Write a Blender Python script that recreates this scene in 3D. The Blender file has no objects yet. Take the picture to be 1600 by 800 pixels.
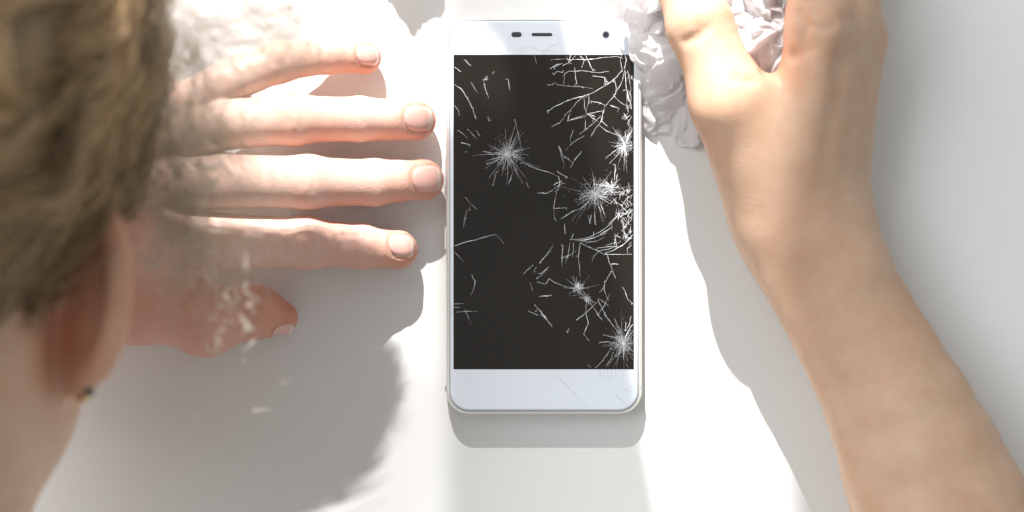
import bpy, math, random
import numpy as np
from mathutils import Vector, noise as mnoise

random.seed(7)
rng = np.random.default_rng(11)
SC = bpy.context.scene
COL = SC.collection

# ------------------------------------------------------------------ camera
CAM_H = 0.65            # metres above the table top
PXM = 4370.0            # photograph pixels per metre on the table top
cam_d = bpy.data.cameras.new("camera")
cam = bpy.data.objects.new("camera", cam_d)
COL.objects.link(cam)
cam.location = (0, 0, CAM_H)
cam.rotation_euler = (0, 0, 0)
cam_d.sensor_width = 36.0
cam_d.lens = 36.0 * CAM_H / (1600 / PXM)
cam_d.clip_start = 0.01
cam_d.clip_end = 50
cam_d.dof.use_dof = True
cam_d.dof.focus_distance = CAM_H - 0.009
cam_d.dof.aperture_fstop = 5.9
SC.camera = cam

# ------------------------------------------------------------------ light
world = bpy.data.worlds.new("World")
SC.world = world
world.use_nodes = True
bg = world.node_tree.nodes["Background"]
bg.inputs["Color"].default_value = (0.95, 0.99, 1.0, 1)
bg.inputs["Strength"].default_value = 0.40

KX, KY = 0.25, 1.69     # shadow shift on the table per unit of height
LDIR = Vector((-KX, KY, 1.0)).normalized()
sun_d = bpy.data.lights.new("window_sunlight", 'SPOT')
sun_d.energy = 3200
sun_d.color = (1.0, 0.985, 0.97)
sun_d.shadow_soft_size = 0.026
sun_d.spot_size = math.radians(14)
sun_d.spot_blend = 0.1
sun = bpy.data.objects.new("window_sunlight", sun_d)
COL.objects.link(sun)
sun.location = LDIR * 5.0
sun.rotation_euler = (-LDIR).to_track_quat('-Z', 'Y').to_euler()

sky_d = bpy.data.lights.new("window_skylight", 'AREA')
sky_d.shape = 'RECTANGLE'; sky_d.size = 1.3; sky_d.size_y = 1.0
sky_d.energy = 21
sky_d.color = (0.95, 0.98, 1.0)
sky = bpy.data.objects.new("window_skylight", sky_d)
COL.objects.link(sky)
sky.location = (-0.90, 0.50, 1.05)
sky.rotation_euler = (Vector((0.1, 0, 0)) - sky.location).to_track_quat('-Z', 'Y').to_euler()

SC.view_settings.view_transform = 'Standard'
SC.view_settings.look = 'None'
SC.view_settings.exposure = 0.18
SC.view_settings.gamma = 1.0
SC.view_settings.use_curve_mapping = False
SC.render.engine = 'CYCLES'
SC.cycles.use_denoising = True
SC.cycles.max_bounces = 8
SC.cycles.transparent_max_bounces = 12
SC.cycles.sample_clamp_indirect = 4.0

# ------------------------------------------------------------------ helpers
def P(px, py, z=0.0):
    """photo pixel at height z (m) -> world metres"""
    f = (CAM_H - z) / CAM_H
    return ((px - 800) / PXM * f, (400 - py) / PXM * f, z)

def PM(px, py, z):
    """photo pixel at height z (mm) -> world mm"""
    a = P(px, py, z / 1000.0)
    return np.array([a[0] * 1000, a[1] * 1000, z], float)

def link(o, parent=None):
    COL.objects.link(o)
    if parent is not None:
        o.parent = parent
    return o

def mesh_obj(name, verts, faces, mat, parent=None, smooth=False):
    me = bpy.data.meshes.new(name)
    me.from_pydata([tuple(v) for v in verts], [], [tuple(f) for f in faces])
    me.update()
    if smooth:
        me.polygons.foreach_set("use_smooth", [True] * len(me.polygons))
    if mat:
        me.materials.append(mat)
    return link(bpy.data.objects.new(name, me), parent)

def mesh_np(name, V, Q, mat, parent=None, smooth=True, attrs=None):
    me = bpy.data.meshes.new(name)
    V = np.asarray(V, np.float32); Q = np.asarray(Q, np.int32)
    k = Q.shape[1]
    me.vertices.add(len(V)); me.vertices.foreach_set("co", V.ravel())
    me.loops.add(Q.size); me.loops.foreach_set("vertex_index", Q.ravel())
    me.polygons.add(len(Q))
    me.polygons.foreach_set("loop_start", np.arange(0, Q.size, k, dtype=np.int32))
    me.polygons.foreach_set("loop_total", np.full(len(Q), k, np.int32))
    me.polygons.foreach_set("use_smooth", np.full(len(Q), smooth, bool))
    me.update(calc_edges=True)
    me.validate()
    for n, a in (attrs or {}).items():
        at = me.attributes.new(n, 'FLOAT', 'POINT')
        at.data.foreach_set("value", np.asarray(a, np.float32))
    if mat:
        me.materials.append(mat)
    return link(bpy.data.objects.new(name, me), parent)

def tag(o, label=None, cat=None, group=None, kind=None):
    if label: o["label"] = label
    if cat: o["category"] = cat
    if group: o["group"] = group
    if kind: o["kind"] = kind
    return o

def empty(name, loc=(0, 0, 0)):
    o = bpy.data.objects.new(name, None)
    o.empty_display_size = 0.02
    o.location = loc
    return link(o)

def new_mat(name):
    m = bpy.data.materials.new(name)
    m.use_nodes = True
    nt = m.node_tree
    b = nt.nodes["Principled BSDF"]
    return m, nt, b

def N(nt, typ, **kw):
    n = nt.nodes.new(typ)
    for k, v in kw.items():
        setattr(n, k, v)
    return n

def mixrgb(nt, fac, a, b, mode='MIX'):
    n = N(nt, 'ShaderNodeMix', data_type='RGBA', blend_type=mode)
    for sock, val in ((n.inputs[0], fac), (n.inputs[6], a), (n.inputs[7], b)):
        if hasattr(val, 'links'):
            nt.links.new(val, sock)
        elif isinstance(val, (int, float)):
            sock.default_value = val
        else:
            sock.default_value = (*val, 1)
    return n.outputs[2]

def noise_tex(nt, scale, detail=3, rough=0.5, coord='Object'):
    tc = N(nt, 'ShaderNodeTexCoord')
    n = N(nt, 'ShaderNodeTexNoise')
    n.inputs['Scale'].default_value = scale
    n.inputs['Detail'].default_value = detail
    n.inputs['Roughness'].default_value = rough
    nt.links.new(tc.outputs[coord], n.inputs['Vector'])
    return n.outputs['Fac']

def ramp(nt, fac, stops):
    r = N(nt, 'ShaderNodeValToRGB')
    el = r.color_ramp.elements
    el[0].position, el[0].color = stops[0][0], (*stops[0][1], 1)
    el[1].position, el[1].color = stops[-1][0], (*stops[-1][1], 1)
    for p, c in stops[1:-1]:
        e = el.new(p); e.color = (*c, 1)
    nt.links.new(fac, r.inputs[0])
    return r.outputs[0]

def bump(nt, b, height, strength, dist):
    n = N(nt, 'ShaderNodeBump')
    n.inputs['Strength'].default_value = strength
    n.inputs['Distance'].default_value = dist
    nt.links.new(height, n.inputs['Height'])
    nt.links.new(n.outputs[0], b.inputs['Normal'])

# ------------------------------------------------------------------ materials
def make_skin(name="skin", stops=None):
    m, nt, b = new_mat(name)
    at = N(nt, 'ShaderNodeAttribute', attribute_name='flush')
    mot = noise_tex(nt, 95, 4, 0.6)
    base = ramp(nt, mot, stops or [(0.30, (0.565, 0.372, 0.248)), (0.55, (0.605, 0.413, 0.288)), (0.75, (0.64, 0.453, 0.325))])
    big = noise_tex(nt, 28, 3, 0.6)
    blot = ramp(nt, big, [(0.35, (1.0, 0.94, 0.91)), (0.65, (1.0, 1.0, 1.0))])
    base = mixrgb(nt, 1.0, base, blot, 'MULTIPLY')
    col = mixrgb(nt, at.outputs['Fac'], base, (0.60, 0.225, 0.135))
    nt.links.new(col, b.inputs['Base Color'])
    b.inputs['Roughness'].default_value = 0.52
    b.inputs['Specular IOR Level'].default_value = 0.35
    b.inputs['Subsurface Weight'].default_value = 0.35
    b.inputs['Subsurface Radius'].default_value = (1.0, 0.32, 0.18)
    b.inputs['Subsurface Scale'].default_value = 0.005
    tc = N(nt, 'ShaderNodeTexCoord')
    v = N(nt, 'ShaderNodeTexVoronoi')
    v.inputs['Scale'].default_value = 1500
    nt.links.new(tc.outputs['Object'], v.inputs['Vector'])
    bump(nt, b, v.outputs['Distance'], 0.2, 0.0003)
    return m

def make_simple(name, col, rough=0.5, metal=0.0, spec=0.5, coat=0.0, var=0.0, vscale=40):
    m, nt, b = new_mat(name)
    if var > 0:
        f = noise_tex(nt, vscale, 4, 0.6)
        a = tuple(c * (1 - var) for c in col); c2 = tuple(min(1, c * (1 + var)) for c in col)
        nt.links.new(ramp(nt, f, [(0.3, a), (0.7, c2)]), b.inputs['Base Color'])
    else:
        b.inputs['Base Color'].default_value = (*col, 1)
    b.inputs['Roughness'].default_value = rough
    b.inputs['Metallic'].default_value = metal
    b.inputs['Specular IOR Level'].default_value = spec
    b.inputs['Coat Weight'].default_value = coat
    return m

M = {}
M['skin'] = make_skin()
M['sunlit_skin'] = make_skin("sunlit_skin", [(0.30, (0.72, 0.50, 0.42)), (0.55, (0.76, 0.56, 0.48)), (0.75, (0.79, 0.605, 0.53))])  # copy of the skin with the sunlit hand's overexposure put into its colour

def make_table():
    m, nt, b = new_mat("white_table_lacquer")
    f = noise_tex(nt, 9, 5, 0.6)
    nt.links.new(ramp(nt, f, [(0.3, (0.76, 0.755, 0.74)), (0.7, (0.79, 0.785, 0.775))]), b.inputs['Base Color'])
    b.inputs['Roughness'].default_value = 0.45
    b.inputs['Specular IOR Level'].default_value = 0.3
    g = noise_tex(nt, 700, 3, 0.6)
    bump(nt, b, g, 0.06, 0.0003)
    return m
M['table'] = make_table()
M['bezel'] = make_simple("white_phone_glass", (0.74, 0.79, 0.86), 0.09, 0, 0.5, 0.4)
M['frame'] = make_simple("silver_white_phone_frame", (0.80, 0.79, 0.76), 0.28, 0.35, 0.5, 0.0, 0.03, 120)
M['seam'] = make_simple("grey_phone_seam", (0.36, 0.37, 0.40), 0.4, 0.3)
M['slot'] = make_simple("dark_grille", (0.03, 0.03, 0.04), 0.5)
M['lens'] = make_simple("black_lens_glass", (0.012, 0.012, 0.02), 0.04, 0, 0.8, 1.0)
M['lensring'] = make_simple("lens_ring", (0.25, 0.26, 0.30), 0.3, 0.5)

def make_screen():
    m, nt, b = new_mat("dark_phone_display")
    tc = N(nt, 'ShaderNodeTexCoord')
    f = noise_tex(nt, 14, 3, 0.5)
    nt.links.new(ramp(nt, f, [(0.3, (0.011, 0.0080, 0.0055)), (0.7, (0.016, 0.0120, 0.009))]), b.inputs['Base Color'])
    b.inputs['Roughness'].default_value = 0.07
    b.inputs['IOR'].default_value = 1.48
    s = noise_tex(nt, 60, 4, 0.65)
    rr = N(nt, 'ShaderNodeMapRange')
    nt.links.new(s, rr.inputs[0]); rr.inputs[3].default_value = 0.04; rr.inputs[4].default_value = 0.16
    nt.links.new(rr.outputs[0], b.inputs['Roughness'])
    return m
M['screen'] = make_screen()
M['crack'] = make_simple("white_glass_fracture", (0.80, 0.82, 0.88), 0.3, 0, 0.6, 0, 0.25, 900)
M['crackgrey'] = make_simple("grey_glass_fracture", (0.46, 0.48, 0.53), 0.3)

def make_nail():
    m, nt, b = new_mat("fingernail")
    at = N(nt, 'ShaderNodeAttribute', attribute_name='edge')
    col = mixrgb(nt, at.outputs['Fac'], (0.73, 0.42, 0.36), (0.80, 0.62, 0.54))
    nt.links.new(col, b.inputs['Base Color'])
    b.inputs['Roughness'].default_value = 0.2
    b.inputs['Subsurface Weight'].default_value = 0.2
    b.inputs['Subsurface Radius'].default_value = (1, .35, .2)
    b.inputs['Subsurface Scale'].default_value = 0.002
    return m
M['nail'] = make_nail()

def make_tissue():
    m, nt, b = new_mat("tissue_paper")
    nt.nodes.remove(b)
    out = nt.nodes["Material Output"]
    d = N(nt, 'ShaderNodeBsdfDiffuse'); d.inputs['Color'].default_value = (0.94, 0.92, 0.92, 1)
    t = N(nt, 'ShaderNodeBsdfTranslucent'); t.inputs['Color'].default_value = (0.94, 0.91, 0.91, 1)
    mx = N(nt, 'ShaderNodeMixShader'); mx.inputs[0].default_value = 0.48
    nt.links.new(d.outputs[0], mx.inputs[1]); nt.links.new(t.outputs[0], mx.inputs[2])
    g = noise_tex(nt, 600, 4, 0.6)
    bn = N(nt, 'ShaderNodeBump'); bn.inputs['Strength'].default_value = 0.35; bn.inputs['Distance'].default_value = 0.0006
    nt.links.new(g, bn.inputs['Height']); nt.links.new(bn.outputs[0], d.inputs['Normal'])
    nt.links.new(mx.outputs[0], out.inputs[0])
    return m
M['tissue'] = make_tissue()

def make_hair(name, dark, light):
    m, nt, b = new_mat(name)
    at = N(nt, 'ShaderNodeAttribute', attribute_name='shade')
    nt.links.new(ramp(nt, at.outputs['Fac'], [(0.0, dark), (1.0, light)]), b.inputs['Base Color'])
    b.inputs['Roughness'].default_value = 0.42
    b.inputs['Specular IOR Level'].default_value = 0.4
    return m
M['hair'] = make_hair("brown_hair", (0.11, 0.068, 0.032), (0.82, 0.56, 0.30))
def make_wisp():
    m, nt, b = new_mat("sunlit_painted_hair")
    nt.nodes.remove(b)
    at = N(nt, 'ShaderNodeAttribute', attribute_name='shade')
    col = ramp(nt, at.outputs['Fac'], [(0.0, (0.70, 0.58, 0.42)), (1.0, (0.95, 0.90, 0.80))])  # backlit glow put into the pale strand colour
    d = N(nt, 'ShaderNodeBsdfDiffuse'); t = N(nt, 'ShaderNodeBsdfTranslucent'); gl = N(nt, 'ShaderNodeBsdfGlossy')
    gl.inputs['Roughness'].default_value = 0.3
    nt.links.new(col, d.inputs['Color']); nt.links.new(col, t.inputs['Color'])
    a = N(nt, 'ShaderNodeMixShader'); a.inputs[0].default_value = 0.5
    nt.links.new(d.outputs[0], a.inputs[1]); nt.links.new(t.outputs[0], a.inputs[2])
    c = N(nt, 'ShaderNodeMixShader'); c.inputs[0].default_value = 0.12
    nt.links.new(a.outputs[0], c.inputs[1]); nt.links.new(gl.outputs[0], c.inputs[2])
    nt.links.new(c.outputs[0], nt.nodes["Material Output"].inputs[0])
    return m
M['wisp'] = make_wisp()
M['gold'] = make_simple("gold_metal", (0.78, 0.55, 0.24), 0.22, 1.0)
M['gem'] = make_simple("dark_stone", (0.05, 0.05, 0.055), 0.08, 0.2, 0.8)
M['wall'] = make_simple("white_painted_frame", (0.78, 0.78, 0.76), 0.6, 0, 0.4, 0, 0.03, 12)

def make_sheer():
    m, nt, b = new_mat("sun_mask_cloth")
    nt.nodes.remove(b)
    out = nt.nodes["Material Output"]
    d = N(nt, 'ShaderNodeBsdfTranslucent'); d.inputs['Color'].default_value = (0.6, 0.6, 0.58, 1)
    t = N(nt, 'ShaderNodeBsdfTransparent')
    mx = N(nt, 'ShaderNodeMixShader')
    at = N(nt, 'ShaderNodeAttribute', attribute_name='sun_block')
    nt.links.new(at.outputs['Fac'], mx.inputs[0])
    nt.links.new(t.outputs[0], mx.inputs[1]); nt.links.new(d.outputs[0], mx.inputs[2])
    nt.links.new(mx.outputs[0], out.inputs[0])
    return m
M['sheer'] = make_sheer()

# ------------------------------------------------------------------ volume modelling (smooth unions, meshed by surface nets); mm
class Vol:
    def __init__(s, lo, hi, h):
        s.lo = np.array(lo, float); s.h = h
        s.n = np.ceil((np.array(hi, float) - s.lo) / h).astype(int) + 1
        s.F = np.full(tuple(s.n), 12.0, np.float32)
    def blank(s):
        v = Vol.__new__(Vol); v.lo = s.lo; v.h = s.h; v.n = s.n
        v.F = np.full(tuple(s.n), 12.0, np.float32); return v
    def box(s, lo, hi):
        a = np.clip(np.floor((np.array(lo) - s.lo) / s.h).astype(int), 0, s.n)
        b = np.clip(np.ceil((np.array(hi) - s.lo) / s.h).astype(int) + 1, 0, s.n)
        if np.any(b <= a): return None, None
        sl = tuple(slice(a[i], b[i]) for i in range(3))
        ax = [(s.lo[i] + s.h * np.arange(a[i], b[i])).astype(np.float32) for i in range(3)]
        return sl, (ax[0][:, None, None], ax[1][None, :, None], ax[2][None, None, :])
    def put(s, sl, d, k, op='add'):
        A = s.F[sl]
        if op == 'sub': d = -d; A = -A
        if k <= 0:
            r = np.minimum(A, d) if op == 'add' else np.minimum(A, d)
        else:
            hh = np.clip(0.5 + 0.5 * (A - d) / k, 0, 1)
            r = A * (1 - hh) + d * hh - k * hh * (1 - hh)
        s.F[sl] = -r if op == 'sub' else r
    def cone(s, a, b, r1, r2, k=3.0, flat=1.0, op='add'):
        a = np.array(a, float); b = np.array(b, float); R = max(r1, r2) + k + 12
        sl, g = s.box(np.minimum(a, b) - R, np.maximum(a, b) + R)
        if sl is None: return s
        ab = b - a; L2 = max(float(ab @ ab), 1e-6)
        X, Y, Z = g[0] - a[0], g[1] - a[1], g[2] - a[2]
        t = np.clip((X * ab[0] + Y * ab[1] + Z * ab[2]) / L2, 0, 1)
        d = np.sqrt((X - t * ab[0])**2 + (Y - t * ab[1])**2 + ((Z - t * ab[2]) / flat)**2) - (r1 + t * (r2 - r1))
        if op == 'sub':
            A = s.F[sl]; dd = -d
            hh = np.clip(0.5 - 0.5 * (A - dd) / max(k, 1e-3), 0, 1)
            s.F[sl] = A * (1 - hh) + dd * hh + k * hh * (1 - hh)
        else:
            s.put(sl, d.astype(np.float32), k)
        return s
    def ball(s, c, r, k=3.0, op='add'):
        return s.cone(c, np.array(c, float) + (0, 0, 1e-4), r, r, k, 1.0, op)
    def ell(s, c, axes, radii, k=4.0, op='add'):
        c = np.array(c, float); A = np.array(axes, float); R = max(radii) + k + 12
        sl, g = s.box(c - R, c + R)
        if sl is None: return s
        X, Y, Z = g[0] - c[0], g[1] - c[1], g[2] - c[2]
        q = [(X * A[i, 0] + Y * A[i, 1] + Z * A[i, 2]) for i in range(3)]
        k0 = np.sqrt(sum((q[i] / radii[i])**2 for i in range(3)))
        k1 = np.sqrt(sum((q[i] / radii[i]**2)**2 for i in range(3)))
        d = k0 * (k0 - 1.0) / np.maximum(k1, 1e-6)
        if op == 'sub':
            Af = s.F[sl]; dd = -d
            hh = np.clip(0.5 - 0.5 * (Af - dd) / max(k, 1e-3), 0, 1)
            s.F[sl] = Af * (1 - hh) + dd * hh + k * hh * (1 - hh)
        else:
            s.put(sl, d.astype(np.float32), k)
        return s
    def chain(s, pts, rad, k=3.0, flat=1.0):
        for i in range(len(pts) - 1):
            s.cone(pts[i], pts[i + 1], rad[i], rad[i + 1], k, flat)
        return s
    def creases(s, c, axis, offs, w, depth, rad, bend=0.0):
        c = np.array(c, float); a = np.array(axis, float); a /= np.linalg.norm(a)
        sl, g = s.box(c - rad - 4, c + rad + 4)
        if sl is None: return
        X, Y, Z = g[0] - c[0], g[1] - c[1], g[2] - c[2]
        t = X * a[0] + Y * a[1] + Z * a[2]
        l2 = X * X + Y * Y + Z * Z - t * t
        fall = np.clip(1.3 - np.sqrt(l2 + t * t) / rad, 0, 1)
        for i, o in enumerate(offs):
            wob = 0.5 * np.sin(X * 0.9 + i * 2.1) * np.cos(Y * 0.8 + i) + 0.35 * np.sin(Y * 1.7 + i * 1.3)
            s.F[sl] += (depth * np.exp(-((t - o + bend * l2 * (1 if o >= 0 else -1) + wob) / w)**2) * fall).astype(np.float32)
    def groove(s, pxs, r, lift):
        """a fold pressed into the upper surface along a line of points seen from above"""
        q = []
        for px, py in pxs:
            z = np.arange(92, 1, -0.5)
            pts = np.array([PM(px, py, zz) for zz in z])
            d = s.sample(pts); i = np.argmax(d < 0)
            q.append(pts[i] + (0, 0, lift))
        for a, b in zip(q[:-1], q[1:]):
            s.cone(a, b, r, r, 1.6, 1.0, 'sub')
    def sample(s, pts):
        q = (np.asarray(pts, float) - s.lo) / s.h
        q = np.clip(q, 0, s.n - 1.001); i = q.astype(int); f = q - i
        r = 0
        for dx in (0, 1):
            for dy in (0, 1):
                for dz in (0, 1):
                    w = (f[:, 0] if dx else 1 - f[:, 0]) * (f[:, 1] if dy else 1 - f[:, 1]) * (f[:, 2] if dz else 1 - f[:, 2])
                    r = r + w * s.F[i[:, 0] + dx, i[:, 1] + dy, i[:, 2] + dz]
        return r
    def grad(s, pts, e=1.2):
        g = np.stack([s.sample(pts + np.eye(3)[i] * e) - s.sample(pts - np.eye(3)[i] * e) for i in range(3)], 1)
        return g / np.maximum(np.linalg.norm(g, axis=1, keepdims=True), 1e-6)
    def mesh(s, smooth_it=2):
        F = s.F; S = F < 0
        nx, ny, nz = F.shape
        cs = np.zeros((nx - 1, ny - 1, nz - 1), np.int8)
        for dx in (0, 1):
            for dy in (0, 1):
                for dz in (0, 1):
                    cs += S[dx:nx - 1 + dx, dy:ny - 1 + dy, dz:nz - 1 + dz]
        act = (cs > 0) & (cs < 8)
        I = np.argwhere(act)
        idx = np.full(act.shape, -1, np.int32); idx[act] = np.arange(len(I), dtype=np.int32)
        acc = np.zeros((len(I), 3)); cnt = np.zeros(len(I))
        corner = lambda o: F[I[:, 0] + o[0], I[:, 1] + o[1], I[:, 2] + o[2]].astype(float)
        for ax in range(3):
            o1, o2 = [i for i in range(3) if i != ax]
            for p in (0, 1):
                for q in (0, 1):
                    a = [0, 0, 0]; a[o1] = p; a[o2] = q; b = list(a); b[ax] = 1
                    fa, fb = corner(a), corner(b)
                    m = (fa < 0) != (fb < 0)
                    t = fa / np.where(fa - fb == 0, 1, fa - fb)
                    pos = np.tile(np.array(a, float), (len(I), 1)); pos[:, ax] = t
                    acc[m] += pos[m]; cnt[m] += 1
        V = s.lo + s.h * (I + acc / cnt[:, None])
        Q = []
        for ax in range(3):
            o1, o2 = (ax + 1) % 3, (ax + 2) % 3
            sa = [slice(None)] * 3; sb = [slice(None)] * 3
            sa[ax] = slice(0, -1); sb[ax] = slice(1, None)
            d = S[tuple(sa)] != S[tuple(sb)]
            E = np.argwhere(d)
            E = E[(E[:, o1] > 0) & (E[:, o2] > 0) & (E[:, o1] < F.shape[o1] - 1) & (E[:, o2] < F.shape[o2] - 1)]
            c = []
            for (u, v) in ((-1, -1), (0, -1), (0, 0), (-1, 0)):
                e = E.copy(); e[:, o1] += u; e[:, o2] += v
                c.append(idx[e[:, 0], e[:, 1], e[:, 2]])
            q = np.stack(c, 1)
            inside = S[E[:, 0], E[:, 1], E[:, 2]]
            q = np.where(inside[:, None], q, q[:, ::-1])
            Q.append(q)
        Q = np.concatenate(Q); Q = Q[(Q >= 0).all(1)]
        for _ in range(smooth_it):
            acc = np.zeros_like(V); cnt = np.zeros(len(V))
            for i in range(4):
                a, b = Q[:, i], Q[:, (i + 1) % 4]
                for j in range(3):
                    acc[:, j] += np.bincount(a, V[b, j], len(V)) + np.bincount(b, V[a, j], len(V))
                cnt += np.bincount(a, minlength=len(V)) + np.bincount(b, minlength=len(V))
            V = V * 0.5 + 0.5 * acc / np.maximum(cnt, 1)[:, None]
        return V, Q

def flush_field(V, spots):
    f = np.zeros(len(V))
    for c, r, a in spots:
        d = np.linalg.norm(V - np.array(c), axis=1)
        f = np.maximum(f, a * np.exp(-(d / r)**2))
    return f

# ------------------------------------------------------------------ setting: the table top and an unseen window added to shape the sun
def slab(name, x0, x1, y0, y1, z0, z1, mat, parent=None):
    v = [(x, y, z) for z in (z0, z1) for y in (y0, y1) for x in (x0, x1)]
    f = [(0, 2, 3, 1), (4, 5, 7, 6), (0, 1, 5, 4), (2, 6, 7, 3), (0, 4, 6, 2), (1, 3, 7, 5)]
    return mesh_obj(name, v, f, mat, parent)

table = slab("table_top", -0.75, 0.75, -0.45, 0.55, -0.028, 0.0, M['table'])
tag(table, "smooth white table top", kind="structure")

def build_sun_mask():
    yw, th = 0.62, 0.05
    gx_l, gx_r = -0.235, 0.150        # where the jambs' shadows cross the table's centre line
    gy_top, gy_sill = -0.285, 0.32
    t = yw / KY
    xl, xr = gx_l - KX * t, gx_r - KX * t
    zt, zs = (yw - gy_top) / KY, (yw - gy_sill) / KY
    fr = empty("sun_mask_frame", (0, yw, 0)); tag(fr, kind="structure")  # unseen frame added so its opening bounds the sun patch
    def piece(n, a, b, c, d):
        o = slab(n, a, b, yw - yw, th, c, d, M['wall'], fr); return o
    piece("sun_mask_jamb", xl - 0.30, xl, -0.028, zt + 0.22)
    piece("sun_mask_jamb", xr, xr + 0.36, -0.028, zt + 0.22)
    piece("sun_mask_head", xl, xr, zt, zt + 0.22)
    piece("sun_mask_sill", xl, xr, -0.028, zs)
    # unseen cloths added to grade and block the sun in chosen patches
    def xat(px, py):
        g = P(px, py); return g[0] - KX * (yw - g[1]) / KY, (yw - g[1]) / KY
    def cloth(name, left, right, mat, dens=None, y=-0.02, n=150, mrows=110):
        V, Q, A = [], [], []
        for j in range(mrows + 1):
            py = -260 + (1700 + 260) * j / mrows
            xa, z = xat(left(py), py); xb, _ = xat(right(py), py)
            for i in range(n + 1):
                s_ = i / n
                V.append((xa + (xb - xa) * s_, y + 0.004 * math.sin(s_ * 30), z))
                A.append(dens(left(py) + (right(py) - left(py)) * s_, py) if dens else 1.0)
        for j in range(mrows):
            for i in range(n):
                k = j * (n + 1) + i
                Q.append((k, k + 1, k + n + 2, k + n + 1))
        return mesh_np(name, V, Q, mat, fr, True, {'sun_block': A})
    sm = lambda a, b, x: (lambda t: t * t * (3 - 2 * t))(min(1, max(0, (x - a) / (b - a))))
    rb = lambda py: 1014 - (730 - py) * 0.185
    def dens(px, py):  # cloth density drawn as the wanted pattern of sun and shade
        d = sm(640, 740, px) * (0.82 if px < rb(py) else 0)
        veil = 0.55 * sm(470, 640, px) * sm(330, 520, py)
        if ((px - 730) / 75)**4 + ((py - 122) / 52)**4 < 1: d = 0
        if ((px - 622) / 132)**2 + ((py - 832) / 62)**2 < 1: d = veil = 0
        return max(d, veil)
    cloth("sun_mask_sheer", lambda py: 440, rb, M['sheer'], dens)
    pts = [(-260, 1110), (300, 1138), (420, 1138), (520, 1115), (660, 1120), (800, 1180), (1460, 1300)]
    edge = lambda py: float(np.interp(py, [p[0] for p in pts], [p[1] for p in pts]))
    cloth("sun_mask_drape", edge, lambda py: 1500, M['sheer'], lambda px, py: sm(edge(py), edge(py) + 85, px), -0.035, 60)
build_sun_mask()

# ------------------------------------------------------------------ phone
PH = 0.0086   # top of the glass
def rounded(x0, x1, y0, y1, r, n=10):
    pts = []
    for cx, cy, a0 in ((x1 - r, y1 - r, 0), (x0 + r, y1 - r, 90), (x0 + r, y0 + r, 180), (x1 - r, y0 + r, 270)):
        for i in range(n + 1):
            a = math.radians(a0 + 90 * i / n)
            pts.append((cx + r * math.cos(a), cy + r * math.sin(a)))
    return pts

def loft(name, rings, mat, parent, cap=True, smooth=False):
    v, f = [], []
    n = len(rings[0][0])
    for pts, z in rings:
        v += [(x, y, z) for x, y in pts]
    for k in range(len(rings) - 1):
        for i in range(n):
            a, b = k * n + i, k * n + (i + 1) % n
            f.append((a, b, b + n, a + n))
    if cap:
        f.append(tuple(range(n - 1, -1, -1)))
        f.append(tuple((len(rings) - 1) * n + i for i in range(n)))
    return mesh_obj(name, v, f, mat, parent, smooth)

def build_phone():
    x0, y1, _ = P(696.5, 25.5, PH); x1, y0, _ = P(1003.5, 648, PH)
    cx, cy = (x0 + x1) / 2, (y0 + y1) / 2
    ph = empty("smartphone", (cx, cy, 0))
    tag(ph, "white smartphone with a shattered black screen lying on the table", "phone")
    L = lambda pts: [(x - cx, y - cy) for x, y in pts]
    def rr(d, r):
        return L(rounded(x0 + d, x1 - d, y0 + d, y1 - d, r))
    mm = 0.001
    R = 8.2 * mm
    loft("body", [(rr(1.6 * mm, R - 1.6 * mm), 0.0002), (rr(0.5 * mm, R - .5 * mm), 0.0010), (rr(0, R), 0.0026), (rr(0, R), 0.0062),
                  (rr(0.25 * mm, R - .25 * mm), 0.0072), (rr(0.75 * mm, R - .75 * mm), 0.0078), (rr(1.15 * mm, R - 1.15 * mm), 0.0079)], M['frame'], ph)
    loft("seam", [(rr(1.2 * mm, R - 1.2 * mm), 0.0076), (rr(1.2 * mm, R - 1.2 * mm), 0.00802), (rr(1.6 * mm, R - 1.6 * mm), 0.00806)], M['seam'], ph)
    glass = loft("front_glass", [(rr(1.58 * mm, R - 1.58 * mm), 0.0077), (rr(1.58 * mm, R - 1.58 * mm), 0.0082), (rr(1.82 * mm, R - 1.82 * mm), 0.00842),
                         (rr(2.2 * mm, R - 2.2 * mm), 0.0085), (rr(2.7 * mm, R - 2.7 * mm), 0.00852)], M['bezel'], ph)
    a = P(708.5, 85.5, PH); b = P(990.5, 577, PH)
    loft("screen", [(L(rounded(a[0], b[0], b[1], a[1], 0.0002, 2)), 0.0084), (L(rounded(a[0], b[0], b[1], a[1], 0.0002, 2)), 0.00857)], M['screen'], ph)
    def pill(name, ax, ay, bx, by, r, mat, zt, par=ph):
        a = P(ax, ay, PH); b = P(bx, by, PH)
        return loft(name, [(L(rounded(a[0], b[0], b[1], a[1], r, 8)), 0.0084), (L(rounded(a[0], b[0], b[1], a[1], r, 8)), zt)], mat, par)
    pill("proximity_sensor", 799, 50, 815, 58, 0.0009, M['slot'], 0.00858)
    pill("earpiece", 830.5, 51.5, 863, 56.5, 0.00055, M['slot'], 0.00858)
    lr = pill("camera_lens", 940.5, 48, 953, 60.5, 0.0014, M['lensring'], 0.00857)
    pill("lens_glass", 942.3, 49.8, 951.2, 58.7, 0.001, M['lens'], 0.0086, lr)
    # side keys and antenna bands
    for (px, py, h, sgn, nm) in ((696.8, 275, 62, -1, "volume_key"), (696.8, 372, 34, -1, "power_key")):
        g = P(px, py, 0.0045)
        hh = h / PXM / 2
        xx = x0 - cx
        slab(nm, xx - 0.0005, xx + 0.0006, g[1] - cy - hh, g[1] - cy + hh, 0.0037, 0.0055, M['frame'], ph)
    for sx in (-1, 1):
        g = P(0, 607, 0.005)
        xx = (x0 if sx < 0 else x1) - cx
        slab("antenna_band", xx - 0.00035, xx + 0.00035, g[1] - cy - 0.0009, g[1] - cy + 0.0009, 0.0022, 0.0066, M['seam'], ph)
    return ph, glass, (cx, cy)
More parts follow.
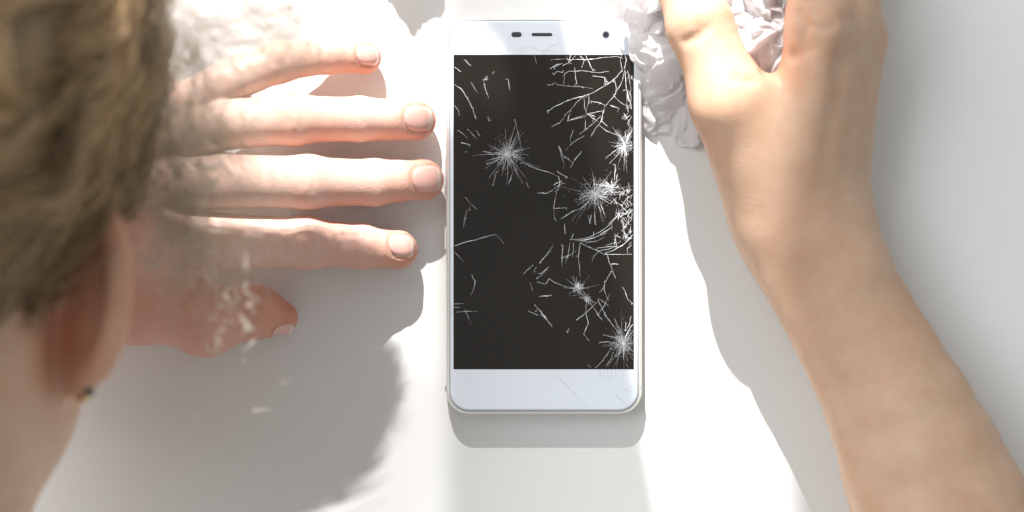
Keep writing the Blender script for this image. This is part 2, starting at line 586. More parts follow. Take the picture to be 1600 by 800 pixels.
phone, glass, PC = build_phone()

# ---- the fractures: ridged slivers standing on the glass
SCR = (708.6, 990.4, 85.8, 576.6)     # display area in photo pixels
CR_Z = 0.00858
def clip_seg(pts, on_screen=True):
    if not on_screen: return [pts]
    out, cur = [], []
    for p in pts:
        if SCR[0] <= p[0] <= SCR[1] and SCR[2] <= p[1] <= SCR[3]:
            cur.append(p)
        else:
            if len(cur) > 1: out.append(cur)
            cur = []
    if len(cur) > 1: out.append(cur)
    return out

def densify(pts, step=4.0, jit=0.5):
    out = [pts[0]]
    for a, b in zip(pts[:-1], pts[1:]):
        n = max(1, int(math.hypot(b[0] - a[0], b[1] - a[1]) / step))
        for i in range(1, n + 1):
            t = i / n
            j = jit if i < n else 0
            out.append((a[0] + (b[0] - a[0]) * t + random.uniform(-j, j), a[1] + (b[1] - a[1]) * t + random.uniform(-j, j)))
    return out

class Cracks:
    def __init__(s): s.v = []; s.f = []
    def line(s, pts, w=0.6, taper=True, on_screen=True, jit=0.5, z=None):
        """pts in photo px; w = width in photo px"""
        if z is None: z = CR_Z
        for seg in clip_seg(densify(pts, 4.0, jit), on_screen):
            n = len(seg); base = len(s.v)
            for i, (px, py) in enumerate(seg):
                q0 = seg[max(i - 1, 0)]; q1 = seg[min(i + 1, n - 1)]
                dx, dy = q1[0] - q0[0], q1[1] - q0[1]; L = math.hypot(dx, dy) or 1
                nx, ny = -dy / L, dx / L
                t = i / (n - 1)
                ww = w * (0.55 + 0.45 * math.sin(math.pi * min(1, t * 1.1 + .1)) if taper else 1) * random.uniform(0.55, 1.35)
                for o, h in ((-ww / 2, 0), (0, 0.00006), (ww / 2, 0)):
                    g = P(px + nx * o, py + ny * o, PH)
                    s.v.append((g[0] - PC[0], g[1] - PC[1], z + h))
            for i in range(n - 1):
                a = base + 3 * i
                s.f += [(a, a + 1, a + 4, a + 3), (a + 1, a + 2, a + 5, a + 4)]
    def build(s, mat=None, name="crack"):
        return mesh_obj(name, s.v, s.f, mat or M['crack'], glass)

CS = 170 / 800.0
def C(org, *pl):
    return [[(org[0] + x * CS, org[1] + y * CS) for x, y in line] for line in pl]

topright = C((845, 20),
 [(190,345),(330,345),(460,330),(560,322),(600,335)], [(290,315),(320,345),(300,405)], [(330,310),(345,350),(385,425)],
 [(80,345),(190,340)], [(65,415),(120,380),(165,370)], [(100,400),(150,375)], [(95,455),(120,430),(160,440)],
 [(170,530),(175,450),(200,432),(300,425),(420,440),(500,432)], [(250,415),(255,480),(265,525)], [(245,545),(262,515),(275,545)],
 [(50,530),(85,530),(100,512),(125,530),(200,540),(300,545),(385,560)], [(380,465),(470,475),(490,510)], [(470,475),(475,525),(505,510)],
 [(600,420),(560,470),(500,520),(430,560),(380,590),(330,605)], [(330,605),(200,645),(110,685),(55,720),(55,740)],
 [(330,605),(260,660),(220,715),(170,760)], [(320,610),(320,680),(335,740)], [(350,600),(355,650),(335,720)], [(370,650),(440,665),(475,680)],
 [(620,420),(590,520),(540,610),(470,690),(460,720)], [(540,615),(580,655),(620,680),(665,700)], [(545,500),(555,560),(550,600)],
 [(600,420),(585,350),(595,310)], [(615,410),(630,350),(620,310)], [(620,430),(625,520),(635,600),(630,680)], [(640,430),(655,510),(665,560)],
 [(635,590),(650,640),(665,680)], [(340,745),(460,720)], [(200,795),(215,735)], [(210,790),(300,760),(345,745)], [(345,745),(400,760),(380,800)],
 [(345,745),(420,800)], [(460,720),(450,770),(440,800)], [(510,680),(570,700),(565,730)], [(610,740),(640,790)], [(190,320),(215,375)], [(215,315),(200,380)],
 [(160,390),(230,350)], [(210,345),(225,310)], [(230,345),(250,315)])
middle = C((845, 180),
 [(80,85),(140,55),(185,0)], [(200,45),(205,0)], [(200,40),(330,10)], [(325,105),(330,30)], [(285,140),(340,100),(400,45),(440,10)],
 [(370,155),(400,100),(440,50),(460,10)], [(430,75),(480,115),(590,155)], [(450,45),(490,80)], [(240,110),(218,165),(220,205)],
 [(130,225),(150,290),(170,350),(165,400)], [(135,230),(160,290)], [(175,310),(205,325),(240,360)], [(165,310),(190,305)], [(0,405),(60,420),(125,450)],
 [(120,410),(150,435),(195,455)], [(130,450),(140,490),(125,555)], [(95,515),(150,480)], [(100,540),(160,500)], [(0,570),(40,575),(90,550)],
 [(115,565),(105,620),(95,680),(100,760),(115,780)], [(95,685),(190,680)], [(160,755),(230,710),(300,680),(330,660)], [(300,265),(250,330),(215,390)],
 [(320,150),(250,190),(180,260)], [(550,365),(540,480)], [(565,430),(555,490)], [(500,800),(560,740),(580,700),(555,650)], [(600,740),(660,690)],
 [(360,800),(370,730)], [(400,800),(395,710)], [(440,660),(470,730)])
lower = C((845, 330),
 [(225,210),(300,205),(370,185),(430,155),(500,105),(560,40),(590,0)], [(225,210),(240,165)], [(250,215),(320,220),(420,225)],
 [(290,235),(360,265),(430,295),(470,320),(690,318)], [(430,295),(390,330),(375,375)], [(470,310),(530,290),(600,250),(650,210),(670,195)],
 [(415,270),(520,258),(565,262)], [(430,290),(510,275),(555,255)], [(490,325),(500,370),(520,410),(545,480)], [(515,390),(570,390)],
 [(525,440),(490,490),(460,560),(430,600)], [(470,510),(465,580),(490,640),(500,660)], [(545,165),(550,210),(560,260)], [(570,160),(550,190)],
 [(640,310),(635,275),(690,235)], [(175,90),(180,165)], [(165,250),(155,340),(155,410)], [(215,235),(200,330),(180,385)], [(240,230),(235,340)],
 [(290,240),(275,330),(285,400),(290,480)], [(150,345),(220,320),(260,295)], [(0,370),(50,310),(90,250)], [(0,460),(60,410)],
 [(40,535),(60,495),(100,525),(190,560)], [(0,625),(50,625),(80,615)], [(260,800),(340,740),(420,660),(430,640)], [(330,690),(340,790)],
 [(390,710),(440,790)], [(420,650),(490,790)], [(440,650),(500,700)], [(420,760),(470,690),(505,610)], [(610,570),(640,650),(675,680)],
 [(320,215),(400,190)], [(440,170),(520,120)], [(390,150),(385,190)], [(350,30),(365,90)], [(395,20),(400,100)], [(0,740),(45,790)],
 [(600,60),(620,190),(650,195)], [(300,215),(380,200),(480,160)], [(330,235),(420,215),(470,190)], [(480,250),(550,230)])
bottom = C((845, 490),
 [(0,0),(40,40),(80,85)], [(190,140),(210,110)], [(260,50),(320,10)], [(330,0),(350,70),(315,150),(355,200)], [(410,0),(455,50)],
 [(465,0),(540,100),(580,150)], [(540,35),(575,110),(600,150)], [(455,155),(540,175)], [(440,210),(510,208)], [(400,400),(460,340),(495,290),(520,250)],
 [(480,385),(520,330),(535,280)], [(345,375),(365,395)], [(665,20),(650,80),(620,130)], [(625,60),(620,130)], [(690,60),(640,130)])
left = C((690, 340),
 [(75,215),(120,200),(180,180),(250,165),(330,140),(400,125),(430,155),(460,195)], [(95,255),(130,290),(160,330)],
 [(220,415),(245,470),(235,530),(215,570)], [(90,635),(165,632)], [(92,660),(130,663)], [(110,695),(180,690),(260,690)], [(180,695),(215,785)],
 [(640,690),(690,710),(730,720)], [(685,640),(735,700),(800,790)], [(700,690),(705,660)], [(720,335),(800,245)], [(680,395),(690,370)],
 [(600,415),(670,350)], [(700,470),(760,490),(790,450)], [(710,580),(800,572)], [(670,540),(650,480)], [(160,70),(180,0)], [(700,450),(780,380)])
left2 = C((690, 180),
 [(125,110),(190,170)], [(200,110),(265,185)], [(250,110),(285,155)], [(140,200),(210,220)], [(160,272),(190,268)], [(590,345),(690,390),(800,425)],
 [(705,575),(740,570),(775,578)], [(185,615),(215,650),(200,700)], [(225,660),(260,690)], [(185,710),(160,800)], [(540,30),(560,120),(585,235)],
 [(520,430),(490,510)], [(385,450),(410,410)], [(375,520),(400,440)], [(620,490),(635,520)], [(245,0),(255,25)], [(340,10),(350,45)],
 [(305,265),(365,278)], [(330,360),(370,350)])
left3 = C((690, 20),
 [(170,345),(210,385)], [(95,400),(145,435)], [(490,490),(500,570)], [(680,310),(700,380)], [(92,525),(140,555),(190,630),(230,710),(250,780)],
 [(95,680),(125,720),(130,755)], [(215,510),(265,590)], [(310,520),(345,630)], [(305,490),(345,490)], [(320,470),(330,500)], [(310,500),(335,480)], [(390,430),(370,450)])

def web(groups, w):
    c = Cracks()
    for g in groups:
        for pl in g:
            ww = w * random.uniform(0.7, 1.25)
            c.line(pl, ww)
            for p in pl:              # chipped spots where lines meet
                if random.random() < 0.35:
                    a = random.uniform(0, 6.28); l = random.uniform(1.5, 4)
                    c.line([p, (p[0] + l * math.cos(a), p[1] + l * math.sin(a))], w * 1.2)
    return c.build()
web([topright], 0.82)
web([middle], 0.7)
web([lower], 0.7)
web([bottom], 0.7)
web([left, left2, left3], 0.62)

def burst(cx, cy, core, reach, n, ax=(1, 1), rot=0.0, fan=None, fill=120, w=0.6):
    c = Cracks()
    def tr(r, a):
        x, y = r * math.cos(a) * ax[0], r * math.sin(a) * ax[1]
        return cx + x * math.cos(rot) - y * math.sin(rot), cy + x * math.sin(rot) + y * math.cos(rot)
    for i in range(n):
        a = random.uniform(0, 2 * math.pi) if fan is None else random.gauss(fan[0], fan[1])
        r0 = random.uniform(0, core * 0.7)
        r1 = core * random.uniform(.55, 1.1) + (reach - core) * random.random()**4.0
        da = random.uniform(-.12, .12)
        c.line([tr(r0, a), tr((r0 + r1) / 2, a + da * .6), tr(r1, a + da)], w * random.uniform(0.6, 1.2))
    for i in range(fill):
        r = core * 0.95 * abs(random.gauss(0, 0.62)); a = random.uniform(0, 6.283)
        p = tr(r, a); b = random.gauss(a, 0.9) if random.random() < .45 else random.uniform(0, 6.28); l = random.uniform(0.8, 4)
        c.line([p, (p[0] + l * math.cos(b), p[1] + l * math.sin(b))], w * random.uniform(.6, 1.1))
    return c.build()
burst(793, 241, 19, 58, 75, fill=760, w=0.38)
burst(977, 226, 17, 46, 80, (0.85, 1.1), fill=220, w=0.5)
burst(930, 303, 22, 60, 72, (1.15, .9), -0.3, fill=740, w=0.4)
burst(956, 292, 12, 26, 34, (1.2, .8), -0.3, fill=120, w=0.48)
burst(904, 452, 9, 34, 62, (1, 1), 0, fan=(-1.9, 0.85), fill=130, w=0.46)
burst(917, 466, 7, 20, 30, (1.2, .8), 0.8, fill=70, w=0.46)
burst(973, 536, 18, 56, 66, (.9, 1.15), 0, fill=740, w=0.38)
# crushed glass along the right edge
c = Cracks()
for i in range(95):
    t = random.random()
    x = 989 - abs(random.gauss(0, 14)); y = 292 + 88 * t
    a = random.choice((0.9, -0.75, 1.5)) + random.gauss(0, .18); l = random.uniform(4, 14)
    c.line([(x, y), (x - l * math.cos(a), y + l * math.sin(a))], 0.6)
c.build()
c = Cracks()
for i in range(22):
    y = 110 + 90 * random.random(); x = 989 - random.uniform(0, 12)
    a = random.gauss(1.4, .5); l = random.uniform(4, 14)
    c.line([(x, y), (x - l * math.cos(a), y + l * math.sin(a))], 0.65)
c.build()
# hairline fractures in the white border
c = Cracks()
for pl in C((845, 490), [(100,445),(180,520),(270,610),(350,690)], [(410,412),(450,480)], [(430,412),(465,500)], [(460,412),(480,500)], [(490,412),(500,500)],
            [(520,412),(522,490)], [(545,412),(552,470)], [(600,555),(695,570)], [(655,542),(715,535)], [(540,580),(650,700)]):
    c.line(pl, 0.42, on_screen=False, z=0.00853)
c.build(M['crackgrey']); c = Cracks()
for pl in C((690, 20), [(70,250),(130,305)], [(465,305),(490,270),(520,245)], [(575,300),(600,260),(650,250)], [(660,250),(720,280),(790,300)], [(45,385),(85,400)], [(45,500),(85,525)]):
    c.line(pl, 0.5, on_screen=False, z=0.00853)
c.build(M['crackgrey']); c = Cracks()
for pl in C((845, 20), [(10,300),(60,250),(140,220)], [(20,270),(110,290)]):
    c.line(pl, 0.5, on_screen=False, z=0.00853)
c.build(M['crackgrey']); c = Cracks()
for pl in C((845, 20), [(560,250),(600,300)], [(640,220),(620,300)]):
    c.line(pl, 0.5, on_screen=False, z=0.00853)
c.build(M['crackgrey']); c = Cracks()
for pl in C((690, 340), [(62,215),(82,240)], [(62,250),(84,235)]):
    c.line(pl, 0.5, on_screen=False, z=0.00853)
c.build(M['crackgrey']); c = Cracks()
for pl in C((690, 340), [(60,640),(84,660)], [(60,700),(84,680)], [(55,730),(84,690)]):
    c.line(pl, 0.5, on_screen=False, z=0.00853)
c.build(M['crackgrey'])

# ------------------------------------------------------------------ person
person = empty("person", (0, 0, 0))
tag(person, "person with brown hair, one hand flat on the table, the other holding a tissue", "person")

def nail(vol, c, axis, normal, w, l, parent):
    a = np.array(axis, float); a /= np.linalg.norm(a)
    n = np.array(normal, float); n -= a * (n @ a); n /= np.linalg.norm(n)
    s = np.cross(a, n)
    nu, nv = 13, 15
    top, bot, edge = [], [], []
    for j in range(nv):
        v = -1 + 2 * j / (nv - 1)
        vv = max(-0.985, min(0.985, v))
        e = 3.2 if vv > 0 else 2.4
        wf = (1 - abs(vv)**e)**(1 / e)
        for i in range(nu):
            u = (-1 + 2 * i / (nu - 1)) * wf
            p0 = np.array(c) + a * (v * l / 2) + s * (u * w / 2) + n * 14
            top.append(p0); edge.append(min(1, max(0, (v - 0.62) / 0.14)))
    T = np.array(top)
    dist = np.zeros(len(T))
    for _ in range(60):
        d = vol.sample(T - n * dist[:, None])
        dist += np.clip(d, -0.5, 2.0) * 0.7
    Pn = T - n * dist[:, None]
    # a nail is stiffer than the pulp under it: clamp how far its sides drop
    h = (Pn - np.array(c)) @ n
    h = np.maximum(h, h.max() - 3.0)
    Pn = Pn + n * (h - (Pn - np.array(c)) @ n)[:, None]
    V = np.concatenate([Pn + n * 0.32, Pn - n * 0.9]) / 1000
    Q = []
    k = nu * nv
    for j in range(nv - 1):
        for i in range(nu - 1):
            q = j * nu + i
            Q.append((q, q + 1, q + nu + 1, q + nu)); Q.append((k + q, k + q + nu, k + q + nu + 1, k + q + 1))
    ring = [i for i in range(nu)] + [j * nu + nu - 1 for j in range(1, nv)] + [(nv - 1) * nu + i for i in range(nu - 2, -1, -1)] + [j * nu for j in range(nv - 2, 0, -1)]
    for i in range(len(ring)):
        p, q = ring[i], ring[(i + 1) % len(ring)]
        Q.append((q, p, k + p, k + q))
    return mesh_np("nail", V, Q, M['nail'], parent, True, {'edge': edge + edge})

def nail_fold(vol, c, axis, normal, w, l):
    a = np.array(axis, float); a /= np.linalg.norm(a)
    n = np.array(normal, float); n -= a * (n @ a); n /= np.linalg.norm(n); s_ = np.cross(a, n)
    c = np.array(c, float); sl, g = vol.box(c - 14, c + 14)
    X, Y, Z = g[0] - c[0], g[1] - c[1], g[2] - c[2]
    v = (X * a[0] + Y * a[1] + Z * a[2]) / (l / 2); u = (X * s_[0] + Y * s_[1] + Z * s_[2]) / (w / 2); h = X * n[0] + Y * n[1] + Z * n[2]
    rho = (np.abs(u)**2.8 + np.abs(v)**2.8)**(1 / 2.8)
    m = np.clip(h / 3.0, 0, 1)
    vol.F[sl] += (m * (0.52 * np.exp(-((rho - 1.06) / .12)**2) - 0.35 * np.exp(-((rho - 1.32) / .17)**2) * (v < 0.5))).astype(np.float32)

# ---- the hand lying flat
def build_flat_hand():
    vol = Vol((-235, -48, 0.4), (-18, 92, 62), 0.75)
    fingers = {
        'pinky':  ([(255,185,27), (352,130,22), (435,97,16.5), (515,87,10.8), (570,90,7.2)], [8.4, 7.7, 6.9, 6.3, 5.3]),
        'ring':   ([(225,225,31), (345,194,24), (460,187,17.5), (562,186,12), (650,188,8.0)], [9.6, 9.2, 8.7, 7.8, 6.6]),
        'middle': ([(215,290,33), (350,283,25.5), (480,285,18.5), (585,285,12.5), (662,281,8.4)], [10, 9.7, 9.2, 8.1, 6.7]),
        'index':  ([(225,362,31), (350,376,24), (478,379,17.5), (565,385,11.5), (622,390,8)], [9.8, 9.5, 9.0, 7.8, 6.4]),
    }
    fv = vol.blank()
    spots, tips = [], []
    for nme, (pts, rad) in fingers.items():
        one = vol.blank()
        p = [PM(*q) for q in pts]
        pp, rr_ = [], []
        for i in range(5):
            pp.append(p[i]); rr_.append(rad[i])
            if i < 4:
                pp.append((p[i] + p[i + 1]) / 2); rr_.append((rad[i] + rad[i + 1]) / 2 * (0.955 if i < 3 else 1.0))
        one.chain(pp, rr_, 0.5)
        # swelling of the joints
        one.ball(p[2] + (0, 0, 0.3), rad[2] + 0.3, 2.5)
        one.ball(p[3] + (0, 0, 0.1), rad[3] + 0.1, 1.5)
        # soft pad under the tip
        one.ball(p[4] - (0, 0, 0.6), rad[4] + 0.1, 2)
        ax2 = p[3] - p[1]
        one.creases(p[2] + (0, 0, rad[2] * .8), ax2, (-2.6, -0.9, 0.8, 2.5), 0.5, 0.36, 8, 0.012)
        one.creases(p[3] + (0, 0, rad[3] * .8), p[4] - p[2], (-0.9, 0.7), 0.45, 0.2, 6, 0.01)
        fv.F = np.minimum(fv.F, one.F)
        spots += [(p[4] + (2, 0, 0), 12, 0.75), (p[3], 8, 0.18), (p[2] + (0, 0, 4), 9, 0.22), (p[1] - (0, 6, 6), 10, .3), ((p[3] + p[4]) / 2 - (0, 7, 2), 11, .6), ((p[2] + p[3]) / 2 - (0, 8, 3), 14, .5)]
        tips.append((nme, p, rad))
    # back of the hand
    wr = PM(20, 330, 33)
    pal = vol.blank()
    for nme, (pts, rad) in fingers.items():
        m = PM(*pts[0])
        pal.cone(wr + (0, (m[1] - wr[1]) * .35, 0), m, 15, 10.5, 9)
        pal.cone(wr + (10, (m[1] - wr[1]) * .4, 9), m + (-2, 0, 4.5), 3.2, 4.0, 6)
        pal.ball(m + (0, 0, 3), 8.6, 6)
        spots.append((m + (0, 0, 8), 12, .2))
    pal.cone(wr, PM(-130, 335, 33), 20, 23, 10, 0.8)
    pal.cone(PM(90, 410, 24), PM(215, 400, 24), 15, 12, 9)
    pal.cone(PM(150, 430, 20), PM(275, 430, 15), 13, 9, 9)
    F = vol.blank(); F.F = fv.F.copy()
    A, d, k = pal.F, fv.F, 7.0
    hh = np.clip(0.5 + 0.5 * (A - d) / k, 0, 1)
    vol.F = (A * (1 - hh) + d * hh - k * hh * (1 - hh)).astype(np.float32)
    # thumb
    th = [PM(90, 400, 24), PM(205, 478, 21), PM(322, 498, 16), PM(402, 488, 12), PM(441, 496, 9.5)]
    tv = vol.blank()
    tr = [15, 12.5, 10.6, 8.6, 5.6]
    tv.chain(th, tr, 5)
    tv.ball(th[2] + (0, -1.5, 0), 11.2, 5)
    tv.creases(th[2] + (0, -2, 8), th[3] - th[1], (-2.2, 0, 2.2), 0.7, 0.5, 10)
    tv.creases(th[3] + (0, 2, 6), th[4] - th[2], (-1, 1), 0.5, 0.3, 7)
    A, d, k = vol.F, tv.F, 6.0
    hh = np.clip(0.5 + 0.5 * (A - d) / k, 0, 1)
    vol.F = (A * (1 - hh) + d * hh - k * hh * (1 - hh)).astype(np.float32)
    spots += [(th[4], 18, .85), (th[3], 17, .75), (th[2], 19, .7), (th[1], 24, .6), (th[0], 24, .45)]
    tilt = {'pinky': (0, 0.1, 1), 'ring': (0.05, 0.05, 1), 'middle': (.05, 0.0, 1), 'index': (.05, 0.3, 1)}
    size = {'pinky': (7.0, 8.4), 'ring': (8.8, 10.4), 'middle': (9.2, 10.8), 'index': (8.2, 9.6)}
    at_ = {}
    for nme, p, rad in tips:
        a = p[4] - p[3]; a /= np.linalg.norm(a)
        at_[nme] = (p[4] + a * 0.2, a)
        nail_fold(vol, at_[nme][0], a, tilt[nme], *size[nme])
    V, Q = vol.mesh(2)
    o = mesh_np("hand", V / 1000, Q, M['sunlit_skin'], person, True, {'flush': np.clip(0.10 + flush_field(V, spots), 0, 1)})
    o["label"] = "hand lying palm down beside the phone"
    for nme in at_:
        nail(vol, at_[nme][0], at_[nme][1], tilt[nme], *size[nme], o)
    a = th[4] - th[3]
    nail(vol, th[4] + a / np.linalg.norm(a) * 0.5, a, (0.2, -0.75, .62), 5.6, 7.2, o)
    return o
build_flat_hand()

# ---- the forearm and the hand that holds the tissue
def build_holding_arm():
    vol = Vol((42, -215, 0.4), (222, 150, 98), 1.0)
    g = lambda px, py, z: PM(px, py, z)
    W = g(1270, 385, 25)
    # forearm
    fa = [W, g(1300, 440, 24), g(1335, 505, 24), g(1372, 570, 25), g(1411, 650, 27), g(1440, 722, 29), g(1472, 804, 30.5), g(1560, 1010, 34), g(1660, 1240, 37)]
    vol.chain(fa, [20.8, 20.6, 20.8, 21.6, 24.2, 27.0, 29.6, 33.5, 36], 1.5, 0.82)
    vol.cone(g(1225, 440, 32), g(1380, 800, 40), 3.0, 3.0, 12)      # tendon and bone edges under the skin
    vol.cone(g(1330, 405, 33), g(1336, 415, 33), 6, 6, 12)          # ulna head
    # back of the hand: the thumb side is uppermost
    mcp = {'index': g(1279, 38, 47), 'middle': g(1314, 36, 37), 'ring': g(1331, 66, 25), 'pinky': g(1324, 108, 15.5)}
    hand = vol.blank()
    wr = {'index': g(1234, 345, 30), 'middle': g(1263, 340, 27), 'ring': g(1283, 335, 22), 'pinky': g(1289, 330, 18)}
    for n, r in (('index', 9.8), ('middle', 10.6), ('ring', 10.8), ('pinky', 10.6)):
        hand.cone(wr[n], mcp[n], 13.8, r, 5)
        hand.ball(mcp[n] + (0.8, 1, 2.2), r - 0.8, 3.0)
        hand.cone(wr[n] + (1, 6, 12), mcp[n] + (0.5, -3, 9.2), 2.0, 2.6, 7)
    hand.cone(g(1218, 325, 25), g(1172, 205, 35), 16.5, 13, 10)
    # fingers closing on the tissue, mostly beyond the frame
    fg = {
        'index': [mcp['index'], g(1272, -90, 40), g(1215, -150, 28), g(1150, -120, 20)],
        'middle': [mcp['middle'], g(1312, -110, 30), g(1245, -180, 20), g(1175, -150, 12)],
        'ring': [mcp['ring'], g(1335, -70, 20), g(1268, -130, 13), g(1200, -100, 10)],
        'pinky': [mcp['pinky'], g(1330, -10, 12), g(1275, -70, 9.5), g(1215, -50, 8)],
    }
    fv = vol.blank(); spots = []
    for n, pts in fg.items():
        one = vol.blank()
        r = [9.8, 9.0, 8.2, 7.0] if n != 'pinky' else [9.2, 7.8, 7.0, 6.0]
        one.chain(pts, r, 3)
        one.ball(pts[1], r[1] + .8, 4)
        fv.F = np.minimum(fv.F, one.F)
        spots += [(pts[3], 12, .55), (pts[1], 10, .25)]
    A, d, k = hand.F, fv.F, 6.0
    hh = np.clip(0.5 + 0.5 * (A - d) / k, 0, 1)
    hand.F = (A * (1 - hh) + d * hh - k * hh * (1 - hh)).astype(np.float32)
    # thumb
    tb = [g(1212, 300, 29), g(1142, 158, 42), g(1094, 40, 40), g(1062, -35, 33)]
    tv = vol.blank()
    tv.chain(tb, [16, 12.2, 10.4, 9.0], 1.5)
    tv.ball(tb[1] + (-1.0, 0, 0.8), 12.2, 6)
    tv.ball(tb[2], 10.7, 4)
    tv.creases(tb[2] + (0, -1, 6), tb[3] - tb[1], (-1.8, 0.2), 0.7, 0.5, 11)
    A, d, k = hand.F, tv.F, 9.0
    hh = np.clip(0.5 + 0.5 * (A - d) / k, 0, 1)
    hand.F = (A * (1 - hh) + d * hh - k * hh * (1 - hh)).astype(np.float32)
    A, d, k = vol.F, hand.F, 14.0
    hh = np.clip(0.5 + 0.5 * (A - d) / k, 0, 1)
    vol.F = (A * (1 - hh) + d * hh - k * hh * (1 - hh)).astype(np.float32)
    vol.groove([(1196, 112), (1215, 102), (1236, 88), (1262, 78)], 1.7, 0.7)
    vol.groove([(1070, 66), (1088, 58), (1108, 42)], 1.2, 0.7)
    vol.groove([(1262, 40), (1284, 46), (1304, 40)], 1.3, 1.0)
    vol.groove([(1246, 20), (1256, 42), (1252, 66)], 1.5, 0.9)
    vol.groove([(1318, 22), (1336, 34), (1350, 54)], 1.5, 1.0)
    vol.groove([(1150, 120), (1166, 126), (1182, 124)], 1.3, 1.0)
    spots += [(g(1110, 180, 36), 15, .3), (g(1212, 92, 38), 13, .75), (g(1240, 20, 40), 14, .55), (tb[3], 14, .45), (tb[2], 10, .25), (g(1240, 360, 52), 20, .12)]
    V, Q = vol.mesh(3)
    o = mesh_np("forearm_and_hand", V / 1000, Q, M['skin'], person, True, {'flush': np.clip(flush_field(V, spots), 0, 1)})
    o["label"] = "bare forearm and hand closed round a tissue"
    a = tb[3] - tb[2]
    nail(vol, tb[3] + a / np.linalg.norm(a) * 2, a, (-0.45, .2, .9), 11, 12, o)
    return o
build_holding_arm()

# ---- head seen from behind
HU = np.array([0.235, 0.90, 0.34]); HU /= np.linalg.norm(HU)          # towards the crown
HR = np.array([0.95, -0.22, 0.16]); HR -= HU * (HR @ HU); HR /= np.linalg.norm(HR)   # towards the visible ear
HF = np.cross(HU, HR)                                                   # the way the face looks: down at the table
EAR = PM(152, 476, 158)
HO = EAR - HR * 76                                                      # between the ears
def HL(r, u, f): return HO + HR * r + HU * u + HF * f

EW = (0.72, 0.69)      # how the ear flares outwards and backwards
def build_head():
    vol = Vol((-345, -235, 20), (-78, 195, 300), 1.7)
    vol.ell(HL(0, 42, -12), (HR, HU, HF), (70, 84, 92), 6)              # skull
    vol.ell(HL(0, -12, 38), (HR, HU, HF), (58, 78, 52), 18)             # face
    vol.ell(HL(0, -72, 62), (HR, HU, HF), (26, 20, 20), 18)             # chin
    vol.cone(HL(52, -35, 8), HL(20, -72, 58), 14, 10, 18)               # jaw
    vol.cone(HL(-52, -35, 8), HL(-20, -72, 58), 14, 10, 18)
    vol.cone(HL(0, 8, 88), HL(0, -24, 108), 5, 8.5, 8)                  # nose
    vol.cone(HL(-9, -26, 98), HL(9, -26, 98), 6, 6, 6)
    vol.cone(HL(-28, 16, 82), HL(28, 16, 82), 7, 7, 10)                 # brow
    for s in (-1, 1):
        vol.ball(HL(s * 30, 2, 80), 13, 6, 'sub')                       # eye sockets
        vol.ball(HL(s * 30, 2, 74), 12, 2)                              # eyes
    vol.cone(HL(-17, -46, 86), HL(17, -46, 86), 5, 5, 5)                # lips
    vol.cone(HL(-14, -53, 85), HL(14, -53, 85), 5, 5, 4)
    vol.cone(HL(6, -30, -28), HL(10, -120, -52), 54, 54, 22)           # neck
    vol.cone(HL(10, -120, -52), HL(0, -200, -62), 54, 66, 20)
    vol.cone(HL(42, -8, -28), HL(50, -80, -34), 27, 28, 22)             # muscle below the ear
    vol.ball(HL(49, -36, -6), 20, 18)
    vol.cone(HL(45, -42, 0), HL(26, -85, 20), 19, 18, 20)
    # ears: a shell that flares backwards, with a rolled rim and a lobe
    for s in (-1, 1):
        w = HR * s * EW[0] - HF * EW[1]
        nrm = np.cross(w, HU); nrm /= np.linalg.norm(nrm)
        c = HL(s * 74, 3, -4)
        vol.ell(c + w * 7, (w, HU, nrm), (14, 21, 3.2), 5)
        rim = [c + w * (5 + 16 * math.cos(t)) + HU * (3 + 21.5 * math.sin(t)) for t in np.linspace(math.radians(120), math.radians(-62), 16)]
        vol.chain(rim, [2.9] * len(rim), 3)
        vol.cone(c - w * 5 + HU * 15, c - w * 5 - HU * 18, 7, 6, 6)     # the ear's root against the head
        vol.ell(c + w * 2, (w, HU, nrm), (11, 19, 5), 6)
        vol.ell(c + w * 5.5 + HU * -19, (w, HU, nrm), (6.5, 8, 3.6), 5)    # lobe
    V, Q = vol.mesh(3)
    w = HR * EW[0] - HF * EW[1]
    ec = HL(74, 3, -4)
    spots = [(ec + w * 3 + HU * 6, 20, .85), (ec + w * 3 - HU * 6, 19, .85), (ec + w * 8 + HU * 18, 13, .7), (ec + w * 4 - HU * 18, 8, .55)]  # ear redness also stands in for backlight through the skin
    h = mesh_np("head", V / 1000, Q, M['skin'], person, True, {'flush': np.clip(flush_field(V, spots), 0, 1)})
    # earring on the visible lobe
    c = HL(74, 3, -4) + w * 8 + HU * -23
    ring = empty_mesh_torus("earring", c, HU, w, 3.6, 0.7, M['gold'], h)
    st = c + w * 4.4 + HU * 1
    vs, fs = ico(st / 1000, 0.0015)
    mesh_obj("stone", vs, fs, M['gem'], ring, False)
    return h, vol

def empty_mesh_torus(name, c, a, b, R, r, mat, parent):
    a = a / np.linalg.norm(a); b = b - a * (a @ b); b /= np.linalg.norm(b); n = np.cross(a, b)
    v, f = [], []
    A, B = 28, 10
    for i in range(A):
        t = 2 * math.pi * i / A
        d = a * math.cos(t) + b * math.sin(t)
        for j in range(B):
            s = 2 * math.pi * j / B
            v.append((c + d * (R + r * math.cos(s)) + n * r * 1.6 * math.sin(s)) / 1000)
    for i in range(A):
        for j in range(B):
            f.append((i * B + j, i * B + (j + 1) % B, ((i + 1) % A) * B + (j + 1) % B, ((i + 1) % A) * B + j))
    return mesh_obj(name, v, f, mat, parent, True)

def ico(c, r):
    import bmesh
    bm = bmesh.new(); bmesh.ops.create_icosphere(bm, subdivisions=2, radius=r)
    vs = [tuple(np.array(x.co) + c) for x in bm.verts]; fs = [[y.index for y in x.verts] for x in bm.faces]
    bm.free(); return vs, fs

head, head_vol = build_head()

